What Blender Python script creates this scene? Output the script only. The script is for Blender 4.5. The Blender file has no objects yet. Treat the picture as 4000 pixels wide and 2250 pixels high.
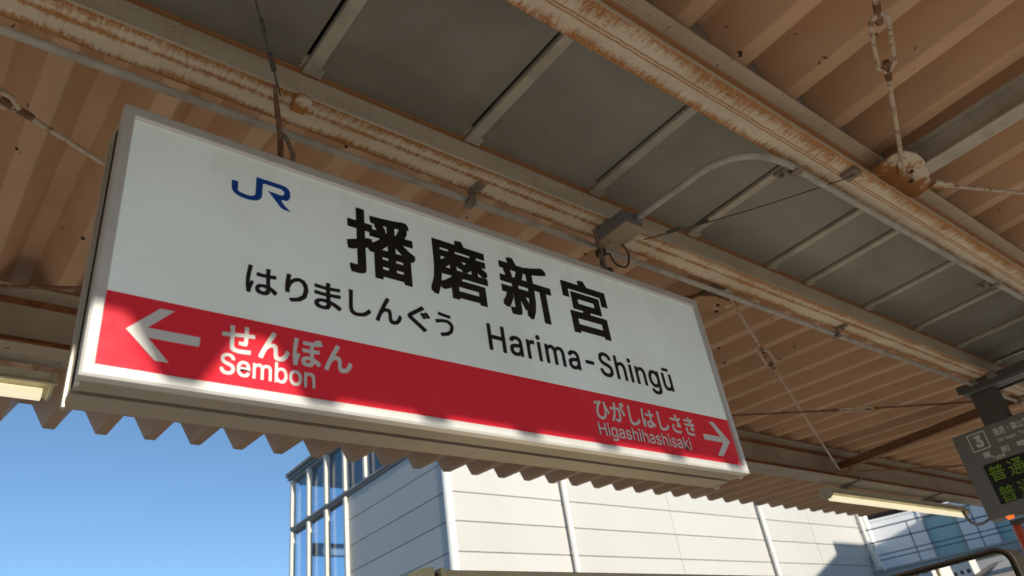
import bpy, bmesh, math, random
from math import sin, cos, tan, radians, pi
from mathutils import Vector, Matrix
random.seed(7)
S = bpy.context.scene
COL = S.collection
EYE = 1.72                      # eye height above the platform; everything below is laid out relative to the eye

# ------------------------------------------------------------------ camera, sky, sun, exposure
cam_d = bpy.data.cameras.new('camera')
cam = bpy.data.objects.new('camera', cam_d); COL.objects.link(cam); S.camera = cam
YAW, PITCH, ROLL = 0.821493306, 0.546850677, -0.163022756
fw = Vector((cos(YAW)*cos(PITCH), sin(YAW)*cos(PITCH), sin(PITCH)))
rt = Vector((sin(YAW), -cos(YAW), 0)); up = rt.cross(fw)
r2 = cos(ROLL)*rt + sin(ROLL)*up; u2 = -sin(ROLL)*rt + cos(ROLL)*up
cam.matrix_world = Matrix(((r2.x, u2.x, -fw.x, 0), (r2.y, u2.y, -fw.y, 0), (r2.z, u2.z, -fw.z, EYE), (0, 0, 0, 1)))
cam_d.sensor_width = 36; cam_d.lens = 2970.7/4000*36
cam_d.clip_start = .05; cam_d.clip_end = 3000
cam_d.dof.use_dof = True; cam_d.dof.focus_distance = 3.1; cam_d.dof.aperture_fstop = 3.4

SUN_AZ, SUN_TAN = radians(-4.15), .3015       # azimuth from -Y towards +X; tangent of the profile angle
SUN_EL = math.atan(SUN_TAN*cos(SUN_AZ))
W = bpy.data.worlds.new('World'); S.world = W; W.use_nodes = True
nt = W.node_tree; nt.nodes.clear()
sky = nt.nodes.new('ShaderNodeTexSky'); sky.sky_type = 'NISHITA'; sky.sun_disc = False
sky.sun_elevation = SUN_EL; sky.sun_rotation = pi - SUN_AZ
sky.air_density = .7; sky.dust_density = .15; sky.ozone_density = 1.3
bg = nt.nodes.new('ShaderNodeBackground'); bg.inputs[1].default_value = .105
wo = nt.nodes.new('ShaderNodeOutputWorld')
tint = nt.nodes.new('ShaderNodeMix'); tint.data_type = 'RGBA'; tint.blend_type = 'MULTIPLY'; tint.inputs[0].default_value = 1
tint.inputs[7].default_value = (.82, .985, 1.03, 1)          # camera white balance of a clear winter sky
nt.links.new(sky.outputs[0], tint.inputs[6]); nt.links.new(tint.outputs[2], bg.inputs[0]); nt.links.new(bg.outputs[0], wo.inputs[0])
sd = bpy.data.lights.new('sun', 'SUN'); sd.energy = 3.3; sd.angle = radians(.53); sd.color = (1, .93, .80)
sun = bpy.data.objects.new('sun', sd); COL.objects.link(sun)
sdir = Vector((sin(SUN_AZ)*cos(SUN_EL), -cos(SUN_AZ)*cos(SUN_EL), sin(SUN_EL)))
sun.rotation_euler = sdir.to_track_quat('Z', 'Y').to_euler(); sun.location = (0, -20, 20)
S.view_settings.view_transform = 'Standard'; S.view_settings.look = 'None'
S.view_settings.exposure = 0.58; S.view_settings.gamma = 1; S.view_settings.use_curve_mapping = False
S.render.engine = 'CYCLES'
S.cycles.max_bounces = 10; S.cycles.diffuse_bounces = 6; S.cycles.transparent_max_bounces = 12
S.cycles.use_denoising = True

# ------------------------------------------------------------------ materials
def N(t, typ, **kw):
    n = t.nodes.new(typ)
    for k, v in kw.items(): setattr(n, k, v)
    return n
def math_(t, op, a, b=None, c=None, clamp=False):
    n = N(t, 'ShaderNodeMath', operation=op, use_clamp=clamp)
    for i, v in enumerate((a, b, c)):
        if v is None: continue
        if isinstance(v, (int, float)): n.inputs[i].default_value = v
        else: t.links.new(v, n.inputs[i])
    return n.outputs[0]
def smooth(t, x, lo, hi):
    n = N(t, 'ShaderNodeMapRange', interpolation_type='SMOOTHSTEP')
    t.links.new(x, n.inputs[0]); n.inputs[1].default_value = lo; n.inputs[2].default_value = hi
    return n.outputs[0]
def noise(t, scale, vec=None, detail=4, rough=.6, vscale=None):
    if vec is None:
        vec = N(t, 'ShaderNodeNewGeometry').outputs['Position']
    if vscale is not None:
        m = N(t, 'ShaderNodeMapping'); m.inputs['Scale'].default_value = vscale
        t.links.new(vec, m.inputs[0]); vec = m.outputs[0]
    n = N(t, 'ShaderNodeTexNoise'); n.inputs['Scale'].default_value = scale
    n.inputs['Detail'].default_value = detail; n.inputs['Roughness'].default_value = rough
    t.links.new(vec, n.inputs['Vector'])
    return n.outputs[0]
def mix(t, f, a, b):
    n = N(t, 'ShaderNodeMix', data_type='RGBA')
    if isinstance(f, (int, float)): n.inputs[0].default_value = f
    else: t.links.new(f, n.inputs[0])
    for i, v in ((6, a), (7, b)):
        if isinstance(v, tuple): n.inputs[i].default_value = (*v, 1) if len(v) == 3 else v
        else: t.links.new(v, n.inputs[i])
    return n.outputs[2]
def base(name):
    m = bpy.data.materials.new(name); m.use_nodes = True
    t = m.node_tree; p = t.nodes['Principled BSDF']
    return m, t, p
def mat(name, c, rough=.55, metal=0, c2=None, sc=6, lo=.4, hi=.7, amt=.5, bump=0, spots=None, spot_sc=30, spot_th=.72, stretch=None, spec=.5, rnd=0):
    m, t, p = base(name)
    p.inputs['Roughness'].default_value = rough; p.inputs['Metallic'].default_value = metal
    p.inputs['Specular IOR Level'].default_value = spec
    c2 = c2 or tuple(x*.72 for x in c)
    n = noise(t, sc, vscale=stretch)
    col = mix(t, math_(t, 'MULTIPLY', smooth(t, n, lo, hi), amt), c, c2)
    if spots:
        s = noise(t, spot_sc, detail=3)
        col = mix(t, smooth(t, s, spot_th, spot_th+.04), col, spots)
    if rnd:                                       # each piece a shade of its own
        oi = N(t, 'ShaderNodeObjectInfo'); hs = N(t, 'ShaderNodeHueSaturation')
        t.links.new(math_(t, 'ADD', math_(t, 'MULTIPLY', oi.outputs['Random'], rnd), 1-rnd/2), hs.inputs['Value'])
        t.links.new(col, hs.inputs['Color']); col = hs.outputs[0]
    t.links.new(col, p.inputs['Base Color'])
    n2 = noise(t, sc*7, detail=3)
    r = N(t, 'ShaderNodeMapRange'); t.links.new(n2, r.inputs[0])
    r.inputs[3].default_value = max(rough-.1, .03); r.inputs[4].default_value = min(rough+.1, 1)
    t.links.new(r.outputs[0], p.inputs['Roughness'])
    if bump:
        b = N(t, 'ShaderNodeBump'); b.inputs['Strength'].default_value = bump; b.inputs['Distance'].default_value = .004
        t.links.new(noise(t, sc*9), b.inputs['Height']); t.links.new(b.outputs[0], p.inputs['Normal'])
    return m
def beam_mat(name, yc, hw, ztop, near, far, mid, lines, cream=(.74, .64, .49)):
    """old cream paint with rust bleeding from the flange edges; fringes run across the flange"""
    m, t, p = base(name)
    pos = N(t, 'ShaderNodeNewGeometry').outputs['Position']
    sp = N(t, 'ShaderNodeSeparateXYZ'); t.links.new(pos, sp.inputs[0])
    x, y, z = sp.outputs
    nrm = N(t, 'ShaderNodeSeparateXYZ'); t.links.new(N(t, 'ShaderNodeNewGeometry').outputs['Normal'], nrm.inputs[0])
    v = math_(t, 'DIVIDE', math_(t, 'SUBTRACT', y, yc), hw)
    fr = noise(t, 1, vscale=(75, 13, 9), detail=5, rough=.7)
    big = noise(t, 1, vscale=(4, 9, 3), detail=5, rough=.65)
    fine = noise(t, 1, vscale=(120, 120, 120), detail=3)
    amp = math_(t, 'ADD', math_(t, 'MULTIPLY', fr, .75), math_(t, 'ADD', math_(t, 'MULTIPLY', big, .75), math_(t, 'MULTIPLY', fine, .25)))
    def edge(center, reach, gain):
        d = math_(t, 'ABSOLUTE', math_(t, 'SUBTRACT', v, center))
        f = math_(t, 'SUBTRACT', 1, math_(t, 'DIVIDE', d, reach))
        return smooth(t, math_(t, 'ADD', math_(t, 'MULTIPLY', f, .75), math_(t, 'MULTIPLY', amp, gain)), 1.22, 1.56)
    masks = []
    if near: masks.append(edge(-1, near, .95))
    if far: masks.append(edge(1, far, .95))
    if mid: masks.append(edge(-.15, mid, .9))
    rust = None
    for k in masks: rust = k if rust is None else math_(t, 'MAXIMUM', rust, k)
    if lines:
        wob = math_(t, 'MULTIPLY', math_(t, 'SUBTRACT', noise(t, 1, vscale=(18, 1, 1), detail=4), .5), .16)
        vv = math_(t, 'ADD', v, wob)
        for c0 in lines:
            l = math_(t, 'SUBTRACT', 1, smooth(t, math_(t, 'ABSOLUTE', math_(t, 'SUBTRACT', vv, c0)), .022, .065))
            l = math_(t, 'MULTIPLY', l, smooth(t, fr, .2, .45))
            rust = math_(t, 'MAXIMUM', rust, math_(t, 'MULTIPLY', l, .9))
    under = smooth(t, math_(t, 'MULTIPLY', nrm.outputs[2], -1), .5, .6)
    low = math_(t, 'LESS_THAN', z, ztop-.05)
    rust = math_(t, 'MULTIPLY', rust, math_(t, 'MULTIPLY', under, low))
    # line of rust in the corner between web and top flange, specks on the top flange
    zz = math_(t, 'ADD', z, math_(t, 'MULTIPLY', math_(t, 'SUBTRACT', fr, .5), .012))
    corner = math_(t, 'MULTIPLY', smooth(t, zz, ztop-.030, ztop-.020), math_(t, 'LESS_THAN', z, ztop-.004))
    corner2 = math_(t, 'MULTIPLY', math_(t, 'SUBTRACT', 1, smooth(t, math_(t, 'ABSOLUTE', v), .12, .26)),
                    math_(t, 'MULTIPLY', under, math_(t, 'SUBTRACT', 1, low)))
    corner = math_(t, 'MAXIMUM', corner, corner2)
    specks = math_(t, 'MULTIPLY', smooth(t, noise(t, 55, detail=3), .66, .70), math_(t, 'SUBTRACT', 1, low))
    dirt = smooth(t, noise(t, 1, vscale=(2, 8, 8)), .35, .75)
    cr = mix(t, math_(t, 'MULTIPLY', dirt, .6), cream, tuple(c*.72 for c in cream))
    rc = mix(t, smooth(t, fine, .35, .65), (.52, .26, .09), (.33, .14, .04))
    stain = mix(t, math_(t, 'MULTIPLY', smooth(t, amp, .8, 1.15), .35), cr, (.45, .27, .12))
    col = mix(t, rust, stain, rc)
    col = mix(t, math_(t, 'MULTIPLY', corner, .9), col, (.46, .19, .055))
    col = mix(t, specks, col, (.12, .06, .025))
    t.links.new(col, p.inputs['Base Color']); p.inputs['Roughness'].default_value = .75
    b = N(t, 'ShaderNodeBump'); b.inputs['Strength'].default_value = .5; b.inputs['Distance'].default_value = .003
    t.links.new(amp, b.inputs['Height']); t.links.new(b.outputs[0], p.inputs['Normal'])
    return m
def glass_mat(name, tint, refl=.12, rough=.02):
    m, t, p = base(name); t.nodes.remove(p)
    tr = N(t, 'ShaderNodeBsdfTransparent'); tr.inputs[0].default_value = (*tint, 1)
    gl = N(t, 'ShaderNodeBsdfGlossy'); gl.inputs['Roughness'].default_value = rough
    fr = N(t, 'ShaderNodeLayerWeight'); fr.inputs[0].default_value = .5
    mx = N(t, 'ShaderNodeMixShader')
    t.links.new(math_(t, 'ADD', math_(t, 'MULTIPLY', math_(t, 'POWER', fr.outputs['Facing'], 4), .5), refl, clamp=True), mx.inputs[0])
    t.links.new(tr.outputs[0], mx.inputs[1]); t.links.new(gl.outputs[0], mx.inputs[2])
    t.links.new(mx.outputs[0], t.nodes['Material Output'].inputs[0])
    return m
def emit_mat(name, c, strength, basec=None):
    m, t, p = base(name)
    p.inputs['Base Color'].default_value = (*(basec or c), 1)
    p.inputs['Emission Color'].default_value = (*c, 1); p.inputs['Emission Strength'].default_value = strength
    p.inputs['Roughness'].default_value = .4
    return m

M = {}
M['roof'] = mat('beige_roof_paint', (.67, .435, .265), .6, c2=(.50, .31, .175), sc=2.5, amt=.6, spots=(.07, .035, .018), spot_sc=15, spot_th=.705, stretch=(1, .5, 1), bump=.08)
M['soffit'] = mat('grey_soffit', (.29, .283, .245), .5, c2=(.21, .20, .165), sc=1.7, amt=.9, rnd=.14, spots=(.08, .07, .05), spot_sc=22, spot_th=.76)
M['seam'] = mat('pale_seam_strip', (.52, .48, .40), .55, c2=(.38, .34, .27), sc=9, amt=.8)
M['gutter'] = mat('gutter_zinc', (.3, .28, .25), .6)
M['beamL'] = beam_mat('rusty_cream_left', 1.667, .066, EYE+2.035, 1.2, 1.1, .6, None)
M['beamR'] = beam_mat('rusty_cream_right', .910, .070, EYE+2.035, 1.7, 1.1, 0, (-.10, .06))
M['eave'] = mat('eave_paint', (.44, .38, .30), .65, c2=(.30, .24, .17), sc=3, amt=.7, spots=(.2, .08, .02), spot_sc=14, spot_th=.70, stretch=(.5, 1, 1))
M['eaverust'] = mat('eave_rust', (.27, .10, .03), .8, c2=(.13, .05, .02), sc=14, amt=.8)
M['rod'] = mat('rod_paint', (.60, .49, .37), .7, c2=(.26, .12, .05), sc=38, lo=.5, hi=.66, amt=.85, bump=.3)
M['rodrust'] = mat('rod_rust', (.17, .08, .04), .8, c2=(.3, .2, .12), sc=30, amt=.8)
M['plate'] = mat('gusset_paint', (.70, .62, .48), .7, c2=(.42, .18, .045), sc=6.5, lo=.46, hi=.54, amt=1, bump=.3)
M['rafterbrown'] = mat('brown_rust', (.30, .165, .085), .75, c2=(.16, .075, .03), sc=9, amt=.8)
M['platerust'] = mat('rusty_plate', (.42, .24, .12), .75, c2=(.56, .46, .34), sc=9, lo=.5, hi=.6, amt=.9)
M['hole'] = mat('rusty_hole', (.09, .05, .025), .9)
M['pipe'] = mat('conduit_grey', (.46, .43, .37), .5, c2=(.3, .28, .24), sc=12, amt=.8)
M['clamp'] = mat('clamp_steel', (.27, .22, .17), .6, .3, sc=30)
M['wire'] = mat('wire_dark', (.10, .085, .07), .6, .3, sc=30)
M['cable'] = mat('black_cable', (.02, .02, .03), .5, sc=30)
M['boxdark'] = mat('box_grey', (.19, .18, .17), .5, sc=14)
M['boxlight'] = mat('box_cream', (.44, .35, .23), .6, sc=14, spots=(.25, .15, .07), spot_sc=30, spot_th=.68)
M['alu'] = mat('aluminium', (.74, .73, .70), .38, .35, c2=(.64, .63, .60), sc=14, amt=.5)
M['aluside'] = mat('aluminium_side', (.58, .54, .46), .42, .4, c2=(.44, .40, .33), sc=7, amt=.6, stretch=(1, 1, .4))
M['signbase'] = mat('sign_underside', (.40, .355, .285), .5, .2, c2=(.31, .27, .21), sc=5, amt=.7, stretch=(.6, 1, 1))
M['dark'] = mat('dark_gap', (.02, .018, .015), .8)
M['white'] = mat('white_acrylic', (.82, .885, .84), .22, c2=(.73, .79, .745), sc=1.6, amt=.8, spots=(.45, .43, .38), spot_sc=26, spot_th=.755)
M['red'] = mat('red_film', (.77, .026, .048), .22, c2=(.72, .02, .04), sc=2, amt=.6)
def sign_dirt(m, ztop):
    t = m.node_tree; p = t.nodes['Principled BSDF']; c = p.inputs['Base Color'].links[0].from_socket
    z = N(t, 'ShaderNodeSeparateXYZ'); t.links.new(N(t, 'ShaderNodeNewGeometry').outputs['Position'], z.inputs[0])
    st = noise(t, 1, vscale=(26, 1, 1.6), detail=5, rough=.65); bl = noise(t, 1, vscale=(3.2, 1, 3.2), detail=4)
    near = smooth(t, z.outputs[2], ztop-.20, ztop+.01)
    k = math_(t, 'MULTIPLY', near, smooth(t, st, .48, .72))
    k = math_(t, 'ADD', math_(t, 'MULTIPLY', k, .13), math_(t, 'MULTIPLY', smooth(t, bl, .5, .75), .16), clamp=True)
    t.links.new(mix(t, k, c, (.47, .45, .37)), p.inputs['Base Color'])
sign_dirt(M['white'], EYE+1.525)
for k_, e_ in (('white', .085), ('red', .055)):        # added glow lifts the white and red; the sign box itself is unlit
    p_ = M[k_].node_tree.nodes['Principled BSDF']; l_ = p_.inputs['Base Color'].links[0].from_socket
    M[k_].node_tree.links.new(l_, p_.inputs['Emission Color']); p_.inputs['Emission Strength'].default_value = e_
M['ink'] = mat('black_film', (.006, .006, .007), .35, sc=4)
M['blue'] = mat('blue_film', (.002, .080, .42), .3, sc=4)
M['wfilm'] = mat('white_film', (.76, .74, .70), .3, c2=(.70, .68, .64), sc=4)
M['pink'] = mat('thin_white_film', (.66, .42, .40), .35, sc=4)
M['lampbody'] = mat('lamp_enamel', (.62, .58, .42), .45, c2=(.45, .40, .26), sc=6, amt=.7, spots=(.2, .15, .06), spot_sc=20, spot_th=.74)
M['tube'] = emit_mat('lamp_tube', (1, .88, .58), .5, (.85, .82, .7))  # glow stands in for bounced daylight; the tube counts as switched off
M['board'] = mat('board_grey', (.20, .197, .18), .45, c2=(.175, .17, .16), sc=3)
M['brkt'] = mat('bracket_grey', (.095, .088, .076), .55, c2=(.075, .068, .058), sc=5)
M['screen'] = mat('led_screen', (.018, .016, .011), .35, sc=5)
M['led'] = emit_mat('led_green', (.17, .30, .02), .14, (.05, .08, .01))
M['print'] = mat('printed_white', (.78, .77, .73), .5, sc=5)
M['amber'] = emit_mat('amber_lamp', (1, .18, .02), .6)
M['orange'] = mat('orange_post', (.55, .075, .015), .42, c2=(.45, .05, .012), sc=8)
M['mframe'] = mat('mirror_frame', (.03, .025, .015), .7, c2=(.02, .017, .01), sc=6, spec=.2)
M['mtrim'] = mat('mirror_trim', (.07, .055, .04), .6, sc=9)
M['mirror'] = mat('mirror_face', (.88, .88, .86), .03, 1, c2=(.82, .82, .80), sc=5)
M['mirror'].node_tree.nodes['Principled BSDF'].inputs['Roughness'].default_value = .03
for l in list(M['mirror'].node_tree.links):
    if l.to_socket.name == 'Roughness': M['mirror'].node_tree.links.remove(l)
M['shelter'] = mat('shelter_beige', (.50, .41, .27), .5, c2=(.40, .32, .2), sc=5)
M['sheltercap'] = mat('shelter_cap', (.58, .52, .34), .45, c2=(.46, .40, .25), sc=5)
M['wall'] = mat('white_panel', (.56, .543, .50), .45, c2=(.525, .508, .465), sc=.35, amt=.8, stretch=(1, 1, .25), rnd=.05)
M['joint'] = mat('joint_sealant', (.40, .38, .34), .8)
M['trim'] = mat('white_trim', (.86, .85, .82), .25, c2=(.8, .79, .76), sc=3)
M['dpipe'] = mat('downpipe_white', (.80, .77, .70), .35, c2=(.70, .67, .60), sc=3)
M['mull'] = mat('mullion_cream', (.82, .76, .64), .4, c2=(.72, .66, .55), sc=4)
M['tbeam'] = mat('tower_beam', (.23, .20, .165), .5, c2=(.17, .15, .12), sc=4)
M['fascia'] = mat('fascia_grey', (.31, .34, .36), .4, c2=(.25, .27, .29), sc=3)
M['fascia2'] = mat('fascia_dark', (.11, .125, .14), .4, sc=3)
M['glass'] = glass_mat('tower_glass', (.86, .93, .985), .05)
M['interior'] = mat('interior_blue', (.16, .26, .42), .7, sc=2)
M['intwhite'] = mat('interior_pale', (.6, .65, .68), .6, sc=2)
M['bridge'] = mat('bridge_panel', (.85, .86, .87), .4, c2=(.81, .82, .83), sc=.5, rnd=.05)
M['window'] = mat('teal_window', (.36, .56, .55), .3, c2=(.30, .50, .54), sc=.6)
M['wframe'] = mat('window_frame', (.40, .39, .40), .5, sc=4)
M['rail'] = mat('rail_steel', (.12, .15, .23), .45, .4, sc=8)
M['ground'] = mat('dry_ground', (.56, .50, .42), .9, c2=(.44, .39, .32), sc=.4, amt=.8)
M['platform'] = mat('platform_concrete', (.60, .54, .46), .85, c2=(.50, .45, .38), sc=.8, amt=.8)
M['ballast'] = mat('ballast', (.20, .165, .13), .95, c2=(.11, .09, .07), sc=14, amt=.9, bump=.6)
M['steelrail'] = mat('rail_top', (.35, .30, .26), .35, .8)
M['hill'] = mat('wooded_hills', (.075, .085, .045), .9, c2=(.045, .05, .03), sc=.02, amt=.8)
M['house'] = mat('house_wall', (.74, .72, .68), .7)
M['tiles'] = mat('roof_tiles', (.13, .13, .14), .6)
M['pane'] = mat('house_pane', (.05, .06, .08), .1)

# ------------------------------------------------------------------ builders (positions relative to the eye)
class MB:
    def __init__(s): s.v = []; s.f = []
    def add(s, vs, fs):
        o = len(s.v); s.v += [tuple(v) for v in vs]; s.f += [tuple(i+o for i in f) for f in fs]; return s
    def box(s, x0, x1, y0, y1, z0, z1, b=0):
        if b <= 0:
            vs = [(x, y, z) for x in (x0, x1) for y in (y0, y1) for z in (z0, z1)]
            return s.add(vs, [(0, 1, 3, 2), (4, 6, 7, 5), (0, 4, 5, 1), (2, 3, 7, 6), (0, 2, 6, 4), (1, 5, 7, 3)])
        bm = bmesh.new(); bmesh.ops.create_cube(bm, size=1)
        for v in bm.verts:
            v.co = Vector(((x0+x1)/2 + v.co.x*(x1-x0), (y0+y1)/2 + v.co.y*(y1-y0), (z0+z1)/2 + v.co.z*(z1-z0)))
        bmesh.ops.bevel(bm, geom=bm.edges[:], offset=b, segments=2, affect='EDGES', profile=.7)
        bm.verts.index_update()
        s.add([v.co.copy() for v in bm.verts], [[v.index for v in f.verts] for f in bm.faces]); bm.free(); return s
    def prism(s, poly, axis, a, b):
        """poly: 2-D outline (ccw or cw) in the two other axes, extruded along axis from a to b"""
        n = len(poly)
        def p(u, w, t):
            return {'x': (t, u, w), 'y': (u, t, w), 'z': (u, w, t)}[axis]
        vs = [p(u, w, a) for u, w in poly] + [p(u, w, b) for u, w in poly]
        fs = [tuple(range(n))[::-1], tuple(range(n, 2*n))] + [(i, (i+1) % n, n+(i+1) % n, n+i) for i in range(n)]
        return s.add(vs, fs)
    def tube(s, pts, r, n=10, caps=True):
        pts = [Vector(p) for p in pts]; rings = []; vs = []; fs = []
        prev = None
        for i, p in enumerate(pts):
            d = (pts[min(i+1, len(pts)-1)] - pts[max(i-1, 0)]).normalized()
            a = prev if prev is not None else (Vector((0, 0, 1)) if abs(d.z) < .9 else Vector((1, 0, 0)))
            a = (a - d*a.dot(d)).normalized(); b = d.cross(a); prev = a
            rr = r[i] if isinstance(r, (list, tuple)) else r
            rings.append(len(vs)); vs += [p + rr*(cos(2*pi*k/n)*a + sin(2*pi*k/n)*b) for k in range(n)]
        for i in range(len(pts)-1):
            for k in range(n):
                fs.append((rings[i]+k, rings[i]+(k+1) % n, rings[i+1]+(k+1) % n, rings[i+1]+k))
        if caps:
            fs.append(tuple(range(rings[0], rings[0]+n))[::-1]); fs.append(tuple(range(rings[-1], rings[-1]+n)))
        return s.add(vs, fs)
    def map(s, fn): s.v = [fn(v) for v in s.v]; return s

def tag(o, label=None, cat=None, group=None, kind=None):
    for k, v in (('label', label), ('category', cat), ('group', group), ('kind', kind)):
        if v: o[k] = v
    return o
def thing(name, loc, label, cat, group=None):
    o = bpy.data.objects.new(name, None); o.empty_display_size = .2
    o.location = (loc[0], loc[1], loc[2]+EYE); COL.objects.link(o)
    return tag(o, label, cat, group)
def root_loc(p):
    v = Vector((0, 0, 0))
    while p: v += p.location; p = p.parent
    return v
def obj(name, mb, m, parent=None, smooth_=False, label=None, keep_origin=False):
    """one mesh object; its origin is its parent's, or (top level) the middle of its base"""
    vs = [Vector((v[0], v[1], v[2]+EYE)) for v in mb.v]
    if parent is not None: org = root_loc(parent)
    else:
        org = Vector((sum(v.x for v in vs)/len(vs), sum(v.y for v in vs)/len(vs), min(v.z for v in vs)))
    me = bpy.data.meshes.new(name)
    me.from_pydata([v-org for v in vs], [], mb.f); me.update()
    bm = bmesh.new(); bm.from_mesh(me); bmesh.ops.recalc_face_normals(bm, faces=bm.faces); bm.to_mesh(me); bm.free()
    if smooth_:
        for f in me.polygons: f.use_smooth = True
        try: me.set_sharp_from_angle(angle=radians(40))
        except Exception: pass
    me.materials.append(M[m] if isinstance(m, str) else m)
    o = bpy.data.objects.new(name, me); COL.objects.link(o)
    if parent is not None: o.parent = parent
    else: o.location = org
    if label: o['label'] = label
    return o
def copy_of(o, off, parent):
    c = o.copy(); COL.objects.link(c); c.parent = parent; c.location = o.location + Vector(off); return c

try:                                    # Blender's own interface typeface for the Latin lettering
    import os
    GROT = bpy.data.fonts.load(os.path.join(bpy.utils.resource_path('LOCAL'), 'datafiles', 'fonts', 'Inter.woff2'))
except Exception:
    GROT = None
def text_mb(body, box, place, offset=0.0, spacing=1.0, bold_x=0, th=.0008, keep_aspect=False):
    """lettering as a thin solid, fitted to box (u0, u1, w0, w1); place(u, w, depth) -> point"""
    cu = bpy.data.curves.new('txt', 'FONT'); cu.body = body; cu.size = 1
    if GROT and all(ord(c_) < 0x400 for c_ in body): cu.font = GROT
    cu.extrude = .5; cu.space_character = spacing; cu.resolution_u = 3
    o = bpy.data.objects.new('txt', cu); COL.objects.link(o)
    bpy.context.view_layer.update()
    ev = o.evaluated_get(bpy.context.evaluated_depsgraph_get())
    me = bpy.data.meshes.new_from_object(ev)
    xs = [v.co.x for v in me.vertices]; ys = [v.co.y for v in me.vertices]
    x0, x1, y0, y1 = min(xs), max(xs), min(ys), max(ys)
    mb = MB()
    e = offset; sx = (box[1]-box[0])/(x1-x0+2*e); sz = (box[3]-box[2])/(y1-y0+2*e)
    fs = [tuple(p.vertices) for p in me.polygons]
    shifts = [(0, 0)]+([(e*a, e*b) for a in (-1, 0, 1) for b in (-1, 0, 1) if a or b] if e > 0 else [])
    for k, (dx, dy) in enumerate(shifts):      # heavier strokes: the same letter laid over itself, shifted by the extra stroke width
        mb.add([place(box[0]+(v.co.x-x0+e+dx)*sx, box[2]+(v.co.y-y0+e+dy)*sz, v.co.z*2*th+k*.00004) for v in me.vertices], fs)
    bpy.data.objects.remove(o); bpy.data.curves.remove(cu); bpy.data.meshes.remove(me)
    return mb

GZ = -EYE                         # platform surface, relative to the eye
LOW = GZ-1.1                      # track level

# ------------------------------------------------------------------ ground, platform, tracks
def struct(name, mb, m): return tag(obj(name, mb, m), kind='structure')
struct('ground', MB().box(-900, 900, -900, 900, LOW-.6, LOW-.25), 'ground')
struct('platform', MB().box(-60, 90, -2.7, 5.2, LOW-.2, GZ), 'platform')
struct('track_bed', MB().box(-120, 120, 5.3, 13.5, LOW-.24, LOW-.1), 'ballast')
struct('track_bed', MB().box(-120, 120, -11, -2.8, LOW-.24, LOW-.1), 'ballast')
for y in (6.3, 7.37, 10.3, 11.37, -4.9, -3.83, -9.0, -7.93):
    tag(obj('track_rail', MB().box(-120, 120, y-.035, y+.035, LOW-.1, LOW+.05), 'steelrail'), kind='structure')

def hill_screen():
    n = 96; mb = MB(); vs = []
    for k in range(n):
        a = 2*pi*k/n
        h = 58+26*sin(3*a+.7)+17*sin(7*a+2)+9*sin(17*a)
        for r, z in ((620, LOW-.3), (690, h*.55), (780, h), (900, LOW-.3)):
            vs.append((r*cos(a), r*sin(a), z))
    fs = []
    for k in range(n):
        j = (k+1) % n
        for i in range(3): fs.append((4*k+i, 4*j+i, 4*j+i+1, 4*k+i+1))
    return mb.add(vs, fs)
struct('hill_screen', hill_screen(), 'hill')  # unseen ring of hills added to cover the bright sky along the horizon

# ------------------------------------------------------------------ platform canopy
PITCH_R, PH = .336, .795
XA, XB = -24.2, 12.12
ZL0, Y_L, SL = 2.085, 1.735, .0752      # low plane of left sheet: z = ZL0 + SL*(y-Y_L)
ZR0, Y_R, SR = 2.085, .84, .024
YE_L, YE_R = 5.80, -3.0
DEP = .165
canopy = thing('platform_canopy', (2, 1.29, GZ), 'rusty steel platform canopy with beige folded-plate roof over the station sign', 'canopy')
def profile():
    pts = []
    n0 = int((XA-PH)/PITCH_R)-1
    k = n0
    while PH+k*PITCH_R < XB+.5:
        c = PH+k*PITCH_R
        pts += [(c-.0375, 0), (c+.0375, 0), (c+.128, DEP), (c+.208, DEP)]
        k += 1
    pts = [p for p in pts if XA <= p[0] <= XB]
    out = [pts[0]]                                 # every fold is a small bend, not a knife edge
    for a, b, c in zip(pts[:-2], pts[1:-1], pts[2:]):
        va, vc = Vector((a[0]-b[0], a[1]-b[1])).normalized(), Vector((c[0]-b[0], c[1]-b[1])).normalized()
        q = .007
        out += [(b[0]+va.x*q, b[1]+va.y*q), (b[0]+(va.x+vc.x)*q*.25, b[1]+(va.y+vc.y)*q*.25), (b[0]+vc.x*q, b[1]+vc.y*q)]
    return out+[pts[-1]]
def folded_sheet(y0, y1, zf):
    pts = profile(); n = len(pts); t = .0015; mb = MB()
    vs = []
    for (y, dz) in ((y0, 0), (y1, 0), (y0, t), (y1, t)):
        vs += [(x, y, zf(y)+z+dz) for x, z in pts]
    fs = []
    for i in range(n-1):
        fs.append((i, i+1, n+i+1, n+i)); fs.append((2*n+i, 3*n+i, 3*n+i+1, 2*n+i+1))
        fs.append((i, 2*n+i, 2*n+i+1, i+1)); fs.append((n+i, n+i+1, 3*n+i+1, 3*n+i))
    fs.append((0, n, 3*n, 2*n)); fs.append((n-1, 3*n-1, 4*n-1, 2*n-1))
    return mb.add(vs, fs)
zl = lambda y: ZL0+SL*(y-Y_L)
zr = lambda y: ZR0+SR*(Y_R-y)
obj('roof_sheet', folded_sheet(1.62, YE_L, zl), 'roof', canopy)
obj('roof_sheet', folded_sheet(.96, YE_R, zr), 'roof', canopy)
obj('valley_gutter', MB().box(XA, XB, .86, 1.74, 2.30, 2.33).box(XA, XB, .885, .90, 2.047, 2.30).box(XA, XB, 1.68, 1.695, 2.047, 2.30), 'gutter', canopy)
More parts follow.
